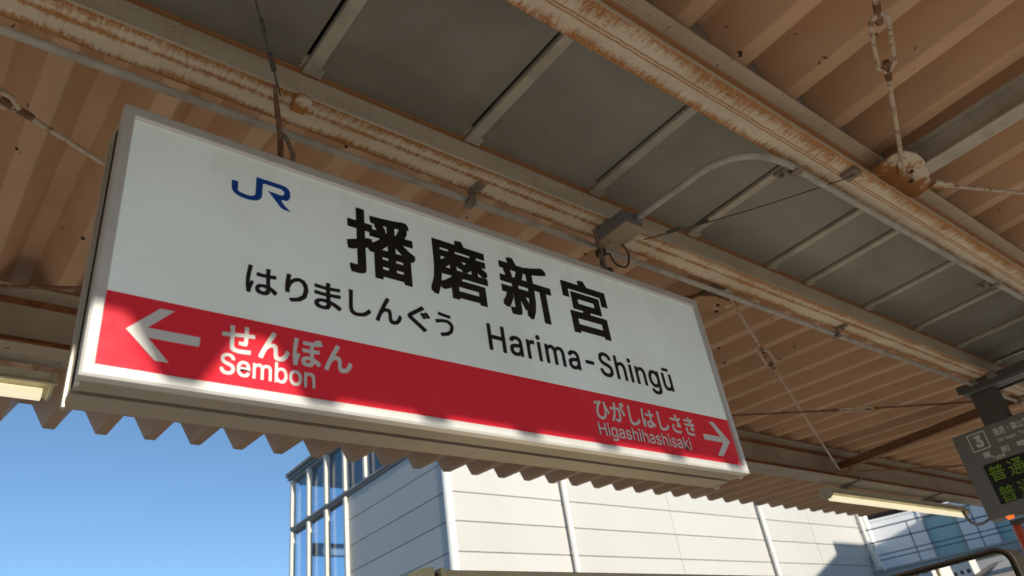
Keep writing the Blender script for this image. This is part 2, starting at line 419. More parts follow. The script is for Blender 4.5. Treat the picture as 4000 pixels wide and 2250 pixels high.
# verge plates closing the far end of the sheets
def slab_y(x0, x1, y0, y1, zf, lo, hi):
    vs = [(x, y, zf(y)+d) for x in (x0, x1) for y in (y0, y1) for d in (lo, hi)]
    return MB().add(vs, [(0, 1, 3, 2), (4, 6, 7, 5), (0, 4, 5, 1), (2, 3, 7, 6), (0, 2, 6, 4), (1, 5, 7, 3)])
obj('verge_plate', slab_y(XB+.002, XB+.03, 1.7, YE_L+.01, zl, -.035, .20), 'brkt', canopy)
obj('verge_plate', slab_y(XB+.002, XB+.03, YE_R-.01, .9, zr, -.035, .20), 'brkt', canopy)
# unseen strip added on the near eave to block sun from the sign; it starts a little past the left end of the sign
zt = zr(YE_R)
obj('eave_shade_strip', MB().box(.44, XB, YE_R-.006, YE_R-.002, zt+.034, zt+.2), 'roof', canopy)

def h_beam(x0, x1, yc, zb, h, w, tf=.010, tw=.008, r=.008):
    p = [(-w/2, 0), (w/2, 0), (w/2, tf), (tw/2+r, tf), (tw/2, tf+r), (tw/2, h-tf-r), (tw/2+r, h-tf), (w/2, h-tf), (w/2, h), (-w/2, h), (-w/2, h-tf),
         (-tw/2-r, h-tf), (-tw/2, h-tf-r), (-tw/2, tf+r), (-tw/2-r, tf), (-w/2, tf)]
    return MB().prism([(yc+a, zb+b) for a, b in p], 'x', x0, x1)
ZB = 1.84
bl = obj('steel_beam', h_beam(XA, XB, 1.667, ZB, .205, .132), 'beamL', canopy, label='cream steel beam above the station sign, rusty along both flange edges')
br = obj('steel_beam', h_beam(XA, XB, .910, ZB, .205, .140), 'beamR', canopy, label='cream steel beam with two thin rust lines along its underside')
EYC, EZB, EH, EW = 3.77, 1.91, .30, .20
def eave_beam(yc, zb, sgn):
    o = obj('eave_beam', h_beam(XA, XB, yc, zb, EH, EW, .012, .009, .004), 'eave', canopy)
    for z0, z1 in ((zb+.013, zb+.078), (zb+EH-.052, zb+EH-.013)):
        obj('rust_line', MB().box(XA, XB, yc-.0075, yc-.005, z0, z1), 'eaverust', o)
    obj('rust_line', MB().box(XA, XB, yc-EW/2-.0015, yc-EW/2+.001, zb+.001, zb+.011), 'eaverust', o)
eave_beam(EYC, EZB, 1)
eave_beam(-.95, 1.80, -1)

# grey soffit panels between the two beams, each with a pale cover strip at its seam
obj('soffit_panel', MB().box(XA, -4.48, .925, 1.655, 2.028, 2.04), 'soffit', canopy)
seams = [-4.47, -3.82, -3.17, -2.52, -1.87, -1.21, -.55, .10, .755, 1.417, 2.075, 2.735, 3.385, 3.755, 4.405, 5.050, 5.690, 6.33, 6.98, 7.63, 8.28, 8.93, 9.58, 10.23, 10.88, 11.53, 12.1]
ZP = 2.028
for a, b in zip(seams[:-1], seams[1:]):
    obj('soffit_panel', MB().box(a+.004, b-.010, .925, 1.655, ZP, ZP+.012), 'soffit', canopy)
    obj('seam_strip', MB().prism([(a+.004, ZP-.0005), (a+.006, ZP-.014), (a+.052, ZP-.011), (a+.058, ZP-.0005)], 'y', .985, 1.62), 'seam', canopy)
    if a > 0 and a < 7:
        obj('drip_stop', MB().box(a+.004, a+.07, 1.62, 1.655, ZP-.016, ZP-.0005), 'seam', canopy)

# rafters across the eaves and the bracing rods below the sheets
FR = [-.83, 3.30, 7.40, 11.5]
def rafter(xc, y0, y1, zb, h, w, m):
    p = [(-w/2, 0), (w/2, 0), (w/2, .008), (.004, .008), (.004, h-.008), (w/2, h-.008), (w/2, h), (-w/2, h), (-w/2, h-.008), (-.004, h-.008), (-.004, .008), (-w/2, .008)]
    return obj('rafter', MB().prism([(xc+a, zb+b) for a, b in p], 'y', y0, y1), m, canopy)
for i, x in enumerate(FR):
    rafter(x, 1.735, 3.665, 1.955, .08, .065, 'rafterbrown' if i == 2 else 'eave')
    rafter(x+.0, -.845, .835, 1.955, .125, .10, 'seam')
def gusset(cx, cy, z, r, squash, rot, m='plate', holes=()):
    poly = []
    n = 18
    for k in range(n):
        a = 2*pi*k/n
        rr = r*(1 + .10*cos(3*a+.6))
        u, w = rr*cos(a), rr*squash*sin(a)
        poly.append((cx+u*cos(rot)-w*sin(rot), cy+u*sin(rot)+w*cos(rot)))
    o = obj('gusset_plate', MB().prism(poly, 'z', z, z+.009), m, canopy)
    for hx, hy in holes:
        q = [(cx+hx+.012*cos(2*pi*k/10), cy+hy+.012*sin(2*pi*k/10)) for k in range(10)]
        obj('bolt', MB().prism(q, 'z', z-.006, z+.001), 'hole', o)
    return o
gusset(3.235, .825, 1.950, .205, .56, .12, holes=((-.005, -.045), (.065, -.012)))
gusset(3.27, 1.98, 1.93, .14, .55, -.2, 'platerust', holes=((.05, -.02), (.1, .03)))
gusset(7.40, 3.60, 1.935, .15, .55, .2, 'rodrust', holes=((.0, -.05), (.08, .02)))
gusset(-.83, 3.60, 1.935, .17, .6, .2)
def rod(a, b, tb=None, r=.0085, m='rod', lug0=True):
    a, b = Vector(a), Vector(b); d = (b-a).normalized()
    n = 14
    sg = Vector((0, 0, -.022)); gap = .125/(b-a).length
    at = lambda q: a+(b-a)*q+sg*(4*q*(1-q))
    mb = MB()
    for q0, q1 in (((0, tb-gap), (tb+gap, 1)) if tb else ((0, 1),)):
        mb.tube([at(q0+(q1-q0)*i/n) for i in range(n+1)], r, 8)
    o = obj('tie_rod', mb, m, canopy, True)
    sd_ = Vector((0, 0, 1)).cross(d).normalized()
    def lug(p, dd):
        q = [p-sd_*.024, p+sd_*.024, p+sd_*.016+dd*.11, p-sd_*.016+dd*.11]
        mb = MB().add([v+Vector((0, 0, .006)) for v in q]+[v-Vector((0, 0, .006)) for v in q], [(0, 1, 2, 3), (7, 6, 5, 4), (0, 4, 5, 1), (1, 5, 6, 2), (2, 6, 7, 3), (3, 7, 4, 0)])
        obj('lug', mb, 'plate', o)
    lug(a, d); lug(b, -d)
    if tb:
        c = at(tb); L, w = .155, .028
        for s in (-1, 1):
            pts = [c-d*L+sd_*s*.004, c-d*(L-.035)+sd_*s*w, c-d*.04+sd_*s*w*1.05, c+d*.04+sd_*s*w*1.05, c+d*(L-.035)+sd_*s*w, c+d*L+sd_*s*.004]
            obj('turnbuckle', MB().tube(pts, [.011, .009, .0085, .0085, .009, .011], 8), 'rod', o, True)
        for s in (-1, 1):
            obj('rod_end', MB().tube([c+d*s*(L+.05), c+d*s*(L-.012)], .0125, 8).tube([c+d*s*(L-.018), c+d*s*(L-.050)], .014, 6), 'rodrust', o)
    return o
ZR_ = 1.945
rod((3.20, .80, ZR_), (-.83, -.87, ZR_+.02), .205, .0095)
rod((3.42, .77, ZR_), (7.40, -.87, ZR_+.02), .5, .009)
rod((3.36, 1.90, ZR_), (7.36, 3.62, ZR_), .215, .0085)
rod((3.36, 3.66, ZR_-.02), (7.36, 1.78, ZR_), .6, .0085, 'rodrust')
rod((-.80, 1.78, ZR_), (3.24, 3.62, ZR_-.012), .175, .009)
rod((-.80, 3.62, ZR_-.024), (3.24, 1.96, ZR_+.012), .5, .0085, 'rodrust')
rod((7.45, 3.62, ZR_), (11.45, 1.78, ZR_), .6, .0085, 'rodrust')
rod((7.45, 1.78, ZR_-.014), (11.45, 3.62, ZR_-.014), .3, .0085)
rb = random.Random(3)
for k in range(-3, 14):
    c = PH+k*PITCH_R
    for y in (1.90, 2.55, 3.25, 3.98, 4.7):
        if rb.random() < .75:
            x = c+rb.choice((-.034, .034, .05)); yy = y+rb.uniform(-.22, .22); z = zl(yy)+(0 if abs(x-c) < .04 else .02)
            r = rb.uniform(.006, .012)
            obj('bolt', MB().tube([(x, yy, z+.004), (x, yy, z-.007)], [r, r*.7], 7), 'hole', canopy)
# canopy posts stand well away from the picture
for x in (-5.5, 20):
    pass
obj('post', MB().tube([(-5.0, 1.29, GZ), (-5.0, 1.29, ZB-.01)], .11, 16).box(-5.12, -4.88, .84, 1.74, ZB-.19, ZB-.004), 'eave', canopy, True)
obj('post', MB().tube([(10.6, .45, GZ), (10.6, .45, 2.0)], .11, 16), 'eave', canopy, True)

# ------------------------------------------------------------------ station sign
SX0, SX1, SZ0, SZ1, SY, SYB = .254, 2.556, .785, 1.560, 1.600, 1.780
PX0, PX1, PZ0, PZ1 = .283, 2.527, .8165, 1.525
RED_T = 1.0035
sign = thing('station_sign', ((SX0+SX1)/2, 1.69, SZ0), 'long white station name sign with a red lower band and black Japanese lettering', 'station sign')
YP = 1.612
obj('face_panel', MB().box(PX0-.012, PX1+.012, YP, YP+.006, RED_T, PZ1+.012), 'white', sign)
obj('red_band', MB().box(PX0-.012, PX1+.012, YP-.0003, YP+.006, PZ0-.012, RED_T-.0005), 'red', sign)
# mitred frame: a sloping inner edge, a flat face
def frame_side(pa, pb, qa, qb, ia, ib):
    """outer edge pa-pb, inner edge qa-qb (x,z) ; faces extruded from SY back to YP"""
    (ax, az), (bx, bz), (cx, cz), (dx, dz) = pa, pb, qa, qb
    vs = [(ax, SY+.004, az), (bx, SY+.004, bz), (ax*.8+cx*.2, SY, az*.8+cz*.2), (bx*.8+dx*.2, SY, bz*.8+dz*.2),
          (ax*.12+cx*.88, SY+.001, az*.12+cz*.88), (bx*.12+dx*.88, SY+.001, bz*.12+dz*.88), (cx, SY+.010, cz), (dx, SY+.010, dz),
          (cx, SY+.022, cz), (dx, SY+.022, dz), (ax, SY+.03, az), (bx, SY+.03, bz)]
    fs = [(0, 1, 3, 2), (2, 3, 5, 4), (4, 5, 7, 6), (6, 7, 9, 8), (8, 9, 11, 10), (10, 11, 1, 0), (0, 2, 4, 6, 8, 10), (1, 11, 9, 7, 5, 3)]
    return MB().add(vs, fs)
o_ = [(SX0, SZ0), (SX1, SZ0), (SX1, SZ1), (SX0, SZ1)]; i_ = [(PX0, PZ0), (PX1, PZ0), (PX1, PZ1), (PX0, PZ1)]
for k in range(4):
    g = .0008 if k % 2 == 0 else -.0008
    obj('frame_rail', frame_side(o_[k], o_[(k+1) % 4], i_[k], i_[(k+1) % 4], 0, 0), 'alu', sign)
# box: top, back, two bottom plates with a slot, ends with trims
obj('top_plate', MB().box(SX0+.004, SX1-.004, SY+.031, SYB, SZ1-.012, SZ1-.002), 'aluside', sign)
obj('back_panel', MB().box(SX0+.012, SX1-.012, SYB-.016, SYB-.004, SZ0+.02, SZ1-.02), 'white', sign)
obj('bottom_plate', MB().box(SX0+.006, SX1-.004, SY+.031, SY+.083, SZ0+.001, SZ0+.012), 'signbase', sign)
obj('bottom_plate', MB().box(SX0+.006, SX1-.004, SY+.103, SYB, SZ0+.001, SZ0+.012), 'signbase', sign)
obj('slot', MB().box(SX0+.02, SX1-.02, SY+.080, SY+.106, SZ0+.016, SZ0+.022), 'dark', sign)
for x, s in ((SX0, 1), (SX1, -1)):
    a, b = sorted((x+s*.009, x+s*.020))
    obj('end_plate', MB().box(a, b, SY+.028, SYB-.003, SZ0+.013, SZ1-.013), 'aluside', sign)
    a, b = sorted((x+s*.002, x+s*.012))
    obj('end_trim', MB().box(a, b, SY+.034, SY+.050, SZ0-.006, SZ1-.003, .004), 'alu', sign)
    obj('end_trim', MB().box(a, b, SYB-.030, SYB-.010, SZ0-.010, SZ1-.003, .004), 'aluside', sign)
    a, b = sorted((x+s*.006, x+s*.014))
    obj('groove', MB().box(a, b, SY+.098, SY+.108, SZ0+.015, SZ1-.015), 'dark', sign)
YT = YP-.0016
pl = lambda u, w, d: (u, YT-d, w)
def letters(body, box, m, **kw): return obj('lettering', text_mb(body, box, pl, **kw), m, sign)
for ch, b in (('播', (.8814, 1.1157, 1.2309, 1.4688)), ('磨', (1.1649, 1.3974, 1.232, 1.4660)), ('新', (1.4508, 1.6789, 1.2318, 1.4677)), ('宮', (1.7402, 1.9659, 1.2301, 1.466))):
    letters(ch, b, 'ink', offset=.023)
for ch, b in (('は', (.5916, .675, 1.0818, 1.165)), ('り', (.6961, .7614, 1.0825, 1.1663)), ('ま', (.7786, .8585, 1.0822, 1.1685)), ('し', (.8816, .9498, 1.0851, 1.1663)),
              ('ん', (.9638, 1.0504, 1.0847, 1.1693)), ('ぐ', (1.0707, 1.1486, 1.0834, 1.1708)), ('う', (1.1682, 1.2324, 1.0845, 1.1671))):
    letters(ch, b, 'ink', offset=.016)
letters('Harima-Shingū', (1.3637, 2.2386, 1.0495, 1.1735), 'ink', spacing=1.06, offset=.009)
letters('せんぼん', (.542, .8845, .9000, .9829), 'wfilm', offset=.02)
letters('Sembon', (.541, .7792, .8428, .8985), 'wfilm', offset=.010)
letters('ひがしはしさき', (1.782, 2.2990, .9050, .9818), 'wfilm', offset=.016)
letters('Higashihashisaki', (1.7790, 2.249, .8348, .8946), 'wfilm', offset=.003)
def plate2d(pts, m, name): return obj(name, MB().prism(pts, 'y', YT-.0006, YT+.0006), m, sign)
plate2d([(.3319, .9141), (.3980, .9813), (.4300, .9821), (.3755, .9262), (.4920, .9262), (.4908, .9015), (.3790, .9015), (.4280, .8480), (.3985, .8479)], 'wfilm', 'arrow')
plate2d([(2.4989, .9086), (2.4270, .9796), (2.3985, .9790), (2.4480, .9225), (2.3414, .9222), (2.3408, .9000), (2.4520, .9000), (2.3985, .8442), (2.4290, .8429)], 'wfilm', 'arrow')
JR = [(.5396, 1.4254), (.5575, 1.4263), (.5568, 1.3967), (.5595, 1.3935), (.5647, 1.3915), (.5823, 1.3887), (.5954, 1.3905), (.6041, 1.3964), (.6061, 1.4035), (.6067, 1.4621), (.6827, 1.4617), (.6920, 1.4600),
      (.6982, 1.4565), (.7030, 1.4505), (.7056, 1.4423), (.7058, 1.4264), (.7013, 1.4146), (.6943, 1.4100), (.6825, 1.4100), (.6803, 1.4045), (.6875, 1.3937), (.7077, 1.3757), (.6866, 1.3768),
      (.6784, 1.3818), (.6416, 1.4259), (.6764, 1.4235), (.6846, 1.4258), (.6886, 1.4329), (.6878, 1.4405), (.6806, 1.4465), (.6295, 1.4478), (.6256, 1.4424), (.6243, 1.3979), (.6201, 1.3879),
      (.6103, 1.3800), (.5993, 1.3765), (.5807, 1.3749), (.5610, 1.3776), (.5465, 1.3858), (.5405, 1.3972)]
plate2d(JR, 'blue', 'emblem')
# hangers
h = obj('hanger', MB().tube([(.640, 1.585, 1.825), (.655, 1.61, 1.79), (.69, 1.655, 1.70), (.705, 1.675, SZ1-.004)], [.005, .008, .009, .009], 8), 'rodrust', sign)
obj('clamp_block', MB().box(.715, .765, 1.588, 1.650, ZB-.030, ZB-.002, .006), 'plate', h)
obj('shackle', MB().tube([(.69, 1.66, 1.72), (.712, 1.655, 1.69), (.735, 1.66, 1.64), (.735, 1.665, 1.60), (.712, 1.67, SZ1-.003)], .007, 8), 'clamp', h, True)
h = obj('hanger', MB().box(2.088, 2.094, 1.668, 1.692, SZ1-.004, ZB-.002).box(2.094, 2.112, 1.687, 1.692, SZ1-.004, ZB-.002), 'clamp', sign)
obj('clamp_block', MB().box(2.095, 2.150, 1.615, 1.671, ZB-.075, ZB-.02, .006), 'plate', h)
obj('strap', MB().box(2.116, 2.142, 1.700, 1.706, SZ1-.004, ZB-.002), 'seam', h)
obj('collar', MB().tube([(2.105, 1.69, 1.715), (2.105, 1.69, 1.735)], .024, 10).tube([(2.11, 1.685, 1.59), (2.11, 1.685, 1.635)], .026, 8), 'hole', h, True)
obj('shackle', MB().box(2.145, 2.20, 1.655, 1.70, SZ1-.003, SZ1+.05, .008), 'hole', h)

# ------------------------------------------------------------------ conduits, junction box, stay wires
def arc(a, b, c, n=10):
    a, b, c = Vector(a), Vector(b), Vector(c)
    return [a*(1-t)**2+b*2*t*(1-t)+c*t*t for t in (i/n for i in range(n+1))]
def conduit(label, pts, r, clamps, y):
    o = obj('conduit', MB().tube(pts, r, 10), 'pipe', None, True); tag(o, label, 'conduit')
    base_ = root_loc(o)
    for x in clamps:
        s = -1 if y < 1.2 else 1
        mb = MB().box(x-.018, x+.018, y-.020, y+.020, 1.789, 1.793).box(x-.016, x+.016, y-s*.022-.003, y-s*.022+.003, 1.789, ZB-.001)
        mb.box(x-.018, x+.018, min(y-s*.022, y-s*.085), max(y-s*.022, y-s*.085), ZB-.012, ZB-.002).tube([(x, y-s*.06, ZB-.03), (x, y-s*.06, ZB-.001)], .008, 6)
        obj('clamp', mb, 'clamp', o)
    return o
conduit('straight grey conduit clipped along the beam directly above the station sign', [(-8, 1.752, 1.812), (12.0, 1.752, 1.812)], .0135, (-1.2, 1.483, 4.10, 6.8), 1.752)
pts = [(2.165, 1.505, 1.806)] + arc((2.178, 1.25, 1.808), (2.155, .972, 1.810), (2.50, .970, 1.811)) + [(7, .970, 1.811), (12.0, .970, 1.811)]
conduit('grey conduit that bends across the grey soffit and follows the far rusty beam', pts, .0145, (2.52, 4.44, 6.4), .970)
jb = thing('junction_box', (2.16, 1.60, 1.765), 'small grey and cream junction box under the beam beside the sign hanger', 'junction box')
obj('box_body', MB().box(2.09, 2.20, 1.515, 1.685, 1.772, 1.832, .008), 'boxdark', jb)
obj('cover', MB().box(2.088, 2.203, 1.513, 1.687, 1.760, 1.7715, .004), 'boxlight', jb)
obj('cable_gland', MB().tube([(2.165, 1.495, 1.806), (2.165, 1.525, 1.806)], .02, 10), 'boxdark', jb)
cb = obj('cable_loop', MB().tube(arc((2.185, 1.635, 1.762), (2.235, 1.64, 1.735), (2.215, 1.64, 1.70))+arc((2.215, 1.64, 1.70), (2.20, 1.64, 1.635), (2.147, 1.645, 1.644))[1:]+arc((2.147, 1.645, 1.644), (2.115, 1.65, 1.655), (2.118, 1.655, 1.70))[1:]+arc((2.118, 1.655, 1.70), (2.10, 1.665, 1.72), (2.085, 1.69, 1.66))[1:], .0045, 8), 'wire', None, True)
tag(cb, 'thin looped cable hanging from the junction box to the sign top', 'cable')
def stay(a, b, label):
    a, b = Vector(a), Vector(b); n = 10; d = (b-a).normalized()
    o = obj('stay_wire', MB().tube([a+(b-a)*i/n+Vector((0, 0, -.012*sin(pi*i/n))) for i in range(n+1)], .0028, 6), 'wire', None, True)
    tag(o, label, 'wire', 'stay wires between the two beams')
    obj('wire_clip', MB().tube([a+d*.10, a+d*.16], .008, 8).tube([a+d*.24, a+d*.28], .006, 8), 'wire', o)
    obj('beam_hook', MB().box(b.x-.03, b.x+.03, b.y-.02, b.y+.045, ZB-.022, ZB-.003, .004).tube([b, b+Vector((0, .0, .04))], .012, 8), 'clamp', o)
    return o
stay((.665, 1.60, 1.80), (.17, .87, 1.812), 'thin stay wire running up from the left sign hanger across the soffit')
stay((2.30, 1.60, 1.80), (2.80, .865, 1.812), 'thin stay wire running from the junction box to the round rusty plate')

# ------------------------------------------------------------------ fluorescent lamps under the eave beam
def lamp(x0, x1, label):
    t = thing('fluorescent_lamp', ((x0+x1)/2, 3.88, 1.745), label, 'lamp', 'fluorescent lamps under the eave beam')
    yc = 3.885
    body = MB().prism([(yc-.035, 1.870), (yc+.035, 1.870), (yc+.035, 1.835), (yc+.085, 1.795), (yc+.080, 1.789), (yc+.03, 1.815), (yc-.03, 1.815), (yc-.080, 1.789), (yc-.085, 1.795), (yc-.035, 1.835)], 'x', x0, x1)
    obj('reflector', body, 'lampbody', t)
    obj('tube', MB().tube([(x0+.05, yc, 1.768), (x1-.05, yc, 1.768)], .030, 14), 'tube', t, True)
    for x in (x0, x1-.012):
        obj('end_cap', MB().prism([(yc-.04, 1.871), (yc+.04, 1.871), (yc+.088, 1.790), (yc+.03, 1.752), (yc-.03, 1.752), (yc-.088, 1.790)], 'x', x-.012, x), 'lampbody', t)
    for x in (x0+.35, x1-1.0):
        obj('lamp_clip', MB().box(x-.02, x+.02, yc-.125, yc+.02, 1.871, 1.905).box(x-.02, x+.02, yc-.23, yc-.125, 1.895, 1.908).box(x-.02, x+.02, yc-.24, yc-.23, 1.895, 1.935), 'clamp', t)
    return t
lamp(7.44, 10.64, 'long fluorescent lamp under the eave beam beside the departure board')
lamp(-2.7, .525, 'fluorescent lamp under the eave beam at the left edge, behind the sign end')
cc = obj('lamp_cable', MB().tube(arc((10.62, 3.88, 1.83), (9.9, 3.62, 1.44), (9.0, 3.067, 1.40))+arc((9.0, 3.067, 1.40), (7.8, 2.5, 1.35), (6.13, 1.9, 1.30)), .016, 8), 'cable', None, True)
tag(cc, 'sagging dark cable from the long lamp to the departure board', 'cable')

# ------------------------------------------------------------------ departure board
XD = 6.05
db = thing('departure_board', (XD+.09, 1.29, .925), 'dark grey departure display with green dot-matrix text hanging at right edge', 'display board')
DY1, DY0, DZ0, DZ1 = 2.072, .50, .925, 1.535
obj('casing', MB().box(XD+.004, XD+.17, DY0, DY1, DZ0, DZ1, .006), 'board', db)
obj('front_bezel', MB().box(XD, XD+.0035, DY0+.01, DY1-.008, DZ0+.008, 1.004, 0).box(XD, XD+.0035, DY0+.01, DY1-.008, 1.283, DZ1-.008).box(XD, XD+.0035, 1.955, DY1-.008, 1.005, 1.2825), 'board', db)
obj('screen', MB().box(XD+.001, XD+.0032, DY0+.012, 1.9545, 1.0045, 1.2825), 'screen', db)
for yc in (1.745, .86):
    obj('arm', MB().box(XD+.01, XD+.125, yc-.085, yc+.085, DZ1+.0005, 1.772, .005), 'brkt', db)
    obj('arm_bolt', MB().tube([(XD+.004, yc-.02, 1.675), (XD+.011, yc-.02, 1.675)], .008, 8), 'hole', db)
# channel that carries the arms, under both beams
ch = MB().prism([(5.965, 1.834), (6.225, 1.834), (6.225, 1.775), (6.212, 1.775), (6.212, 1.822), (5.978, 1.822), (5.978, 1.775), (5.965, 1.775)], 'y', .72, 1.865)
obj('hanger_channel', ch, 'brkt', db)
obj('channel_web', MB().box(6.03, 6.16, .73, 1.86, 1.776, 1.800, .004), 'board', db)
for y in (1.60, 1.735, .84, .98):
    obj('beam_clip', MB().box(5.925, 5.963, y-.03, y+.03, 1.80, 1.838, .005).box(6.227, 6.26, y-.03, y+.03, 1.80, 1.838, .005), 'clamp', db)
dpl = lambda u, w, d: (XD-.0012-d, u, w)
def dtext(body, box, m, **kw): return obj('lettering', text_mb(body, box, dpl, **kw), m, db)
dtext('3', (1.934, 1.881, 1.405, 1.489), 'print', offset=.03)
fr = MB()
for (a, b, c, d) in ((1.972, 1.846, 1.503, 1.510), (1.972, 1.846, 1.384, 1.391), (1.972, 1.965, 1.3912, 1.5028), (1.853, 1.846, 1.3912, 1.5028)):
    fr.box(XD-.002, XD-.0005, b, a, c, d)
obj('number_frame', fr, 'print', db)
dtext('佐用・津山方面', (1.792, 1.515, 1.442, 1.497), 'print', offset=.022)
dtext('for Sayo, Tsuyama', (1.787, 1.515, 1.392, 1.424), 'print', offset=.008)
dtext('種', (1.923, 1.871, 1.322, 1.363), 'print', offset=.02); dtext('別', (1.797, 1.743, 1.321, 1.364), 'print', offset=.02)
dtext('Type', (1.876, 1.787, 1.287, 1.323), 'print', offset=.012)
dtext('時', (1.685, 1.632, 1.322, 1.364), 'print', offset=.02)
dpl2 = lambda u, w, d: (XD+.0002-d, u, w)
def led(body, box): return obj('led_text', text_mb(body, box, dpl2, offset=.004), 'led', db)
led('普', (1.938, 1.834, 1.156, 1.264)); led('通', (1.808, 1.700, 1.156, 1.264))
led('普', (1.934, 1.830, 1.010, 1.118)); led('通', (1.804, 1.696, 1.010, 1.118))
# dark louvre lines split the glowing strokes into rows of dots
lv = MB()
for k in range(18):
    z = 1.006+k*.0152
    lv.box(XD-.0022, XD-.0014, 1.60, 1.952, z, z+.0028)
tag(obj('dot_mask', lv, 'screen', db), kind='stuff')
obj('warning_lamp', MB().tube([(XD+.03, 1.945, .925), (XD+.03, 1.945, .905)], [.028, .02], 12), 'amber', db, True)
obj('lower_bar', MB().box(XD+.002, XD+.10, .5, 1.955, .862, .892, .003).box(XD+.03, XD+.08, 1.70, 1.74, .890, .927).box(XD+.03, XD+.08, .9, .94, .890, .927), 'brkt', db)

# ------------------------------------------------------------------ orange post, mirror, shelter
op = thing('orange_post', (6.10, 1.94, GZ), 'glossy orange-red post standing under the departure board at right edge', 'post')
obj('shaft', MB().tube([(6.10, 1.94, GZ+.02), (6.10, 1.94, .858)], .030, 18), 'orange', op, True)
obj('foot', MB().tube([(6.10, 1.94, GZ), (6.10, 1.94, GZ+.02)], .09, 18), 'brkt', op, True)

mr = thing('platform_mirror', (4.05, 1.62, GZ), 'convex rounded-corner mirror in a dark frame at lower right corner', 'mirror')
def rrect(y0, y1, z0, z1, r, n=6):
    p = []
    for cy, cz, a0 in ((y1-r, z1-r, 0), (y0+r, z1-r, 90), (y0+r, z0+r, 180), (y1-r, z0+r, 270)):
        for k in range(n+1):
            a = radians(a0+90*k/n); p.append((cy+r*cos(a), cz+r*sin(a)))
    return p
MY0, MY1, MZ0, MZ1 = 1.335, 1.97, -.12, .494
def ring(outer, inner, x0, x1):
    n = len(outer); vs = [(x, y, z) for x in (x0, x1) for y, z in outer]+[(x, y, z) for x in (x0, x1) for y, z in inner]
    fs = []
    for i in range(n):
        j = (i+1) % n
        fs += [(i, j, n+j, n+i), (2*n+i, 3*n+i, 3*n+j, 2*n+j), (i, 2*n+i, 2*n+j, j), (n+i, n+j, 3*n+j, 3*n+i)]
    return MB().add(vs, fs)
obj('frame', ring(rrect(MY0, MY1, MZ0, MZ1, .07), rrect(MY0+.026, MY1-.026, MZ0+.022, MZ1-.018, .05), 3.985, 4.13), 'mframe', mr)
obj('frame_trim', ring(rrect(MY0-.004, MY1+.004, MZ0-.004, MZ1+.004, .072), rrect(MY0+.006, MY1-.006, MZ0+.006, MZ1-.006, .066), 3.972, 3.984), 'mtrim', mr)
def mirror_face():
    n = 18; y0, y1, z0, z1 = MY0+.022, MY1-.022, MZ0+.018, MZ1-.014
    yc, zc = (y0+y1)/2, (z0+z1)/2; mb = MB(); vs = []; fs = []
    for i in range(n+1):
        for j in range(n+1):
            y = y0+(y1-y0)*i/n; z = z0+(z1-z0)*j/n
            vs.append((4.050-.22*(z-zc)+.30*((y-yc)**2+(z-zc)**2), y, z))
    for i in range(n):
        for j in range(n):
            a = i*(n+1)+j; fs.append((a, a+1, a+n+2, a+n+1))
    return mb.add(vs, fs)
o = obj('mirror_face', mirror_face(), 'mirror', mr, True)
obj('back_shell', MB().prism(rrect(MY0+.01, MY1-.01, MZ0+.01, MZ1-.01, .06), 'x', 4.131, 4.17), 'mframe', mr)
obj('post', MB().tube([(4.22, 1.65, GZ), (4.22, 1.65, .3)], .035, 14).box(4.171, 4.22, 1.60, 1.70, .0, .25), 'pipe', mr, True)

ws = thing('waiting_shelter', (3.2, 2.95, GZ), 'beige flat-topped platform shelter with rounded end cap at bottom edge', 'shelter')
SZT = .665
def capsule(x0, x1, r, z0, z1, top_r):
    return [(x0, z0), (x1, z0), (x1, z1), (x0+r, z1)]
roof = MB().prism([(2.58, SZT-.10), (3.35, SZT-.10), (3.35, SZT-.004), (3.33, SZT), (2.60, SZT), (2.58, SZT-.006)], 'x', 1.80, 4.35)
obj('roof_slab', roof, 'shelter', ws)
n = 8
capv = [(1.742, SZT-.11), (1.742, SZT+.004)] + [(1.742-.17*sin(pi/2*k/n)*1.0, SZT+.004-.11*(1-cos(pi/2*k/n))) for k in range(1, n+1)]
obj('end_cap', MB().prism(capv, 'y', 2.575, 3.36), 'sheltercap', ws)
obj('joint', MB().box(1.743, 1.775, 2.60, 3.33, SZT-.10, SZT-.012), 'hole', ws)
obj('edge_strip', MB().box(1.776, 1.799, 2.577, 3.352, SZT-.10, SZT+.003, .004), 'sheltercap', ws)
for x in (1.9, 4.25):
    for y in (2.68, 3.25):
        obj('post', MB().box(x-.03, x+.03, y-.03, y+.03, GZ, SZT-.101), 'shelter', ws)
obj('back_screen', MB().box(1.94, 4.21, 3.235, 3.265, GZ+.25, SZT-.15), 'shelter', ws)
obj('bench', MB().box(1.95, 4.2, 2.85, 3.2, GZ+.38, GZ+.43), 'shelter', ws)

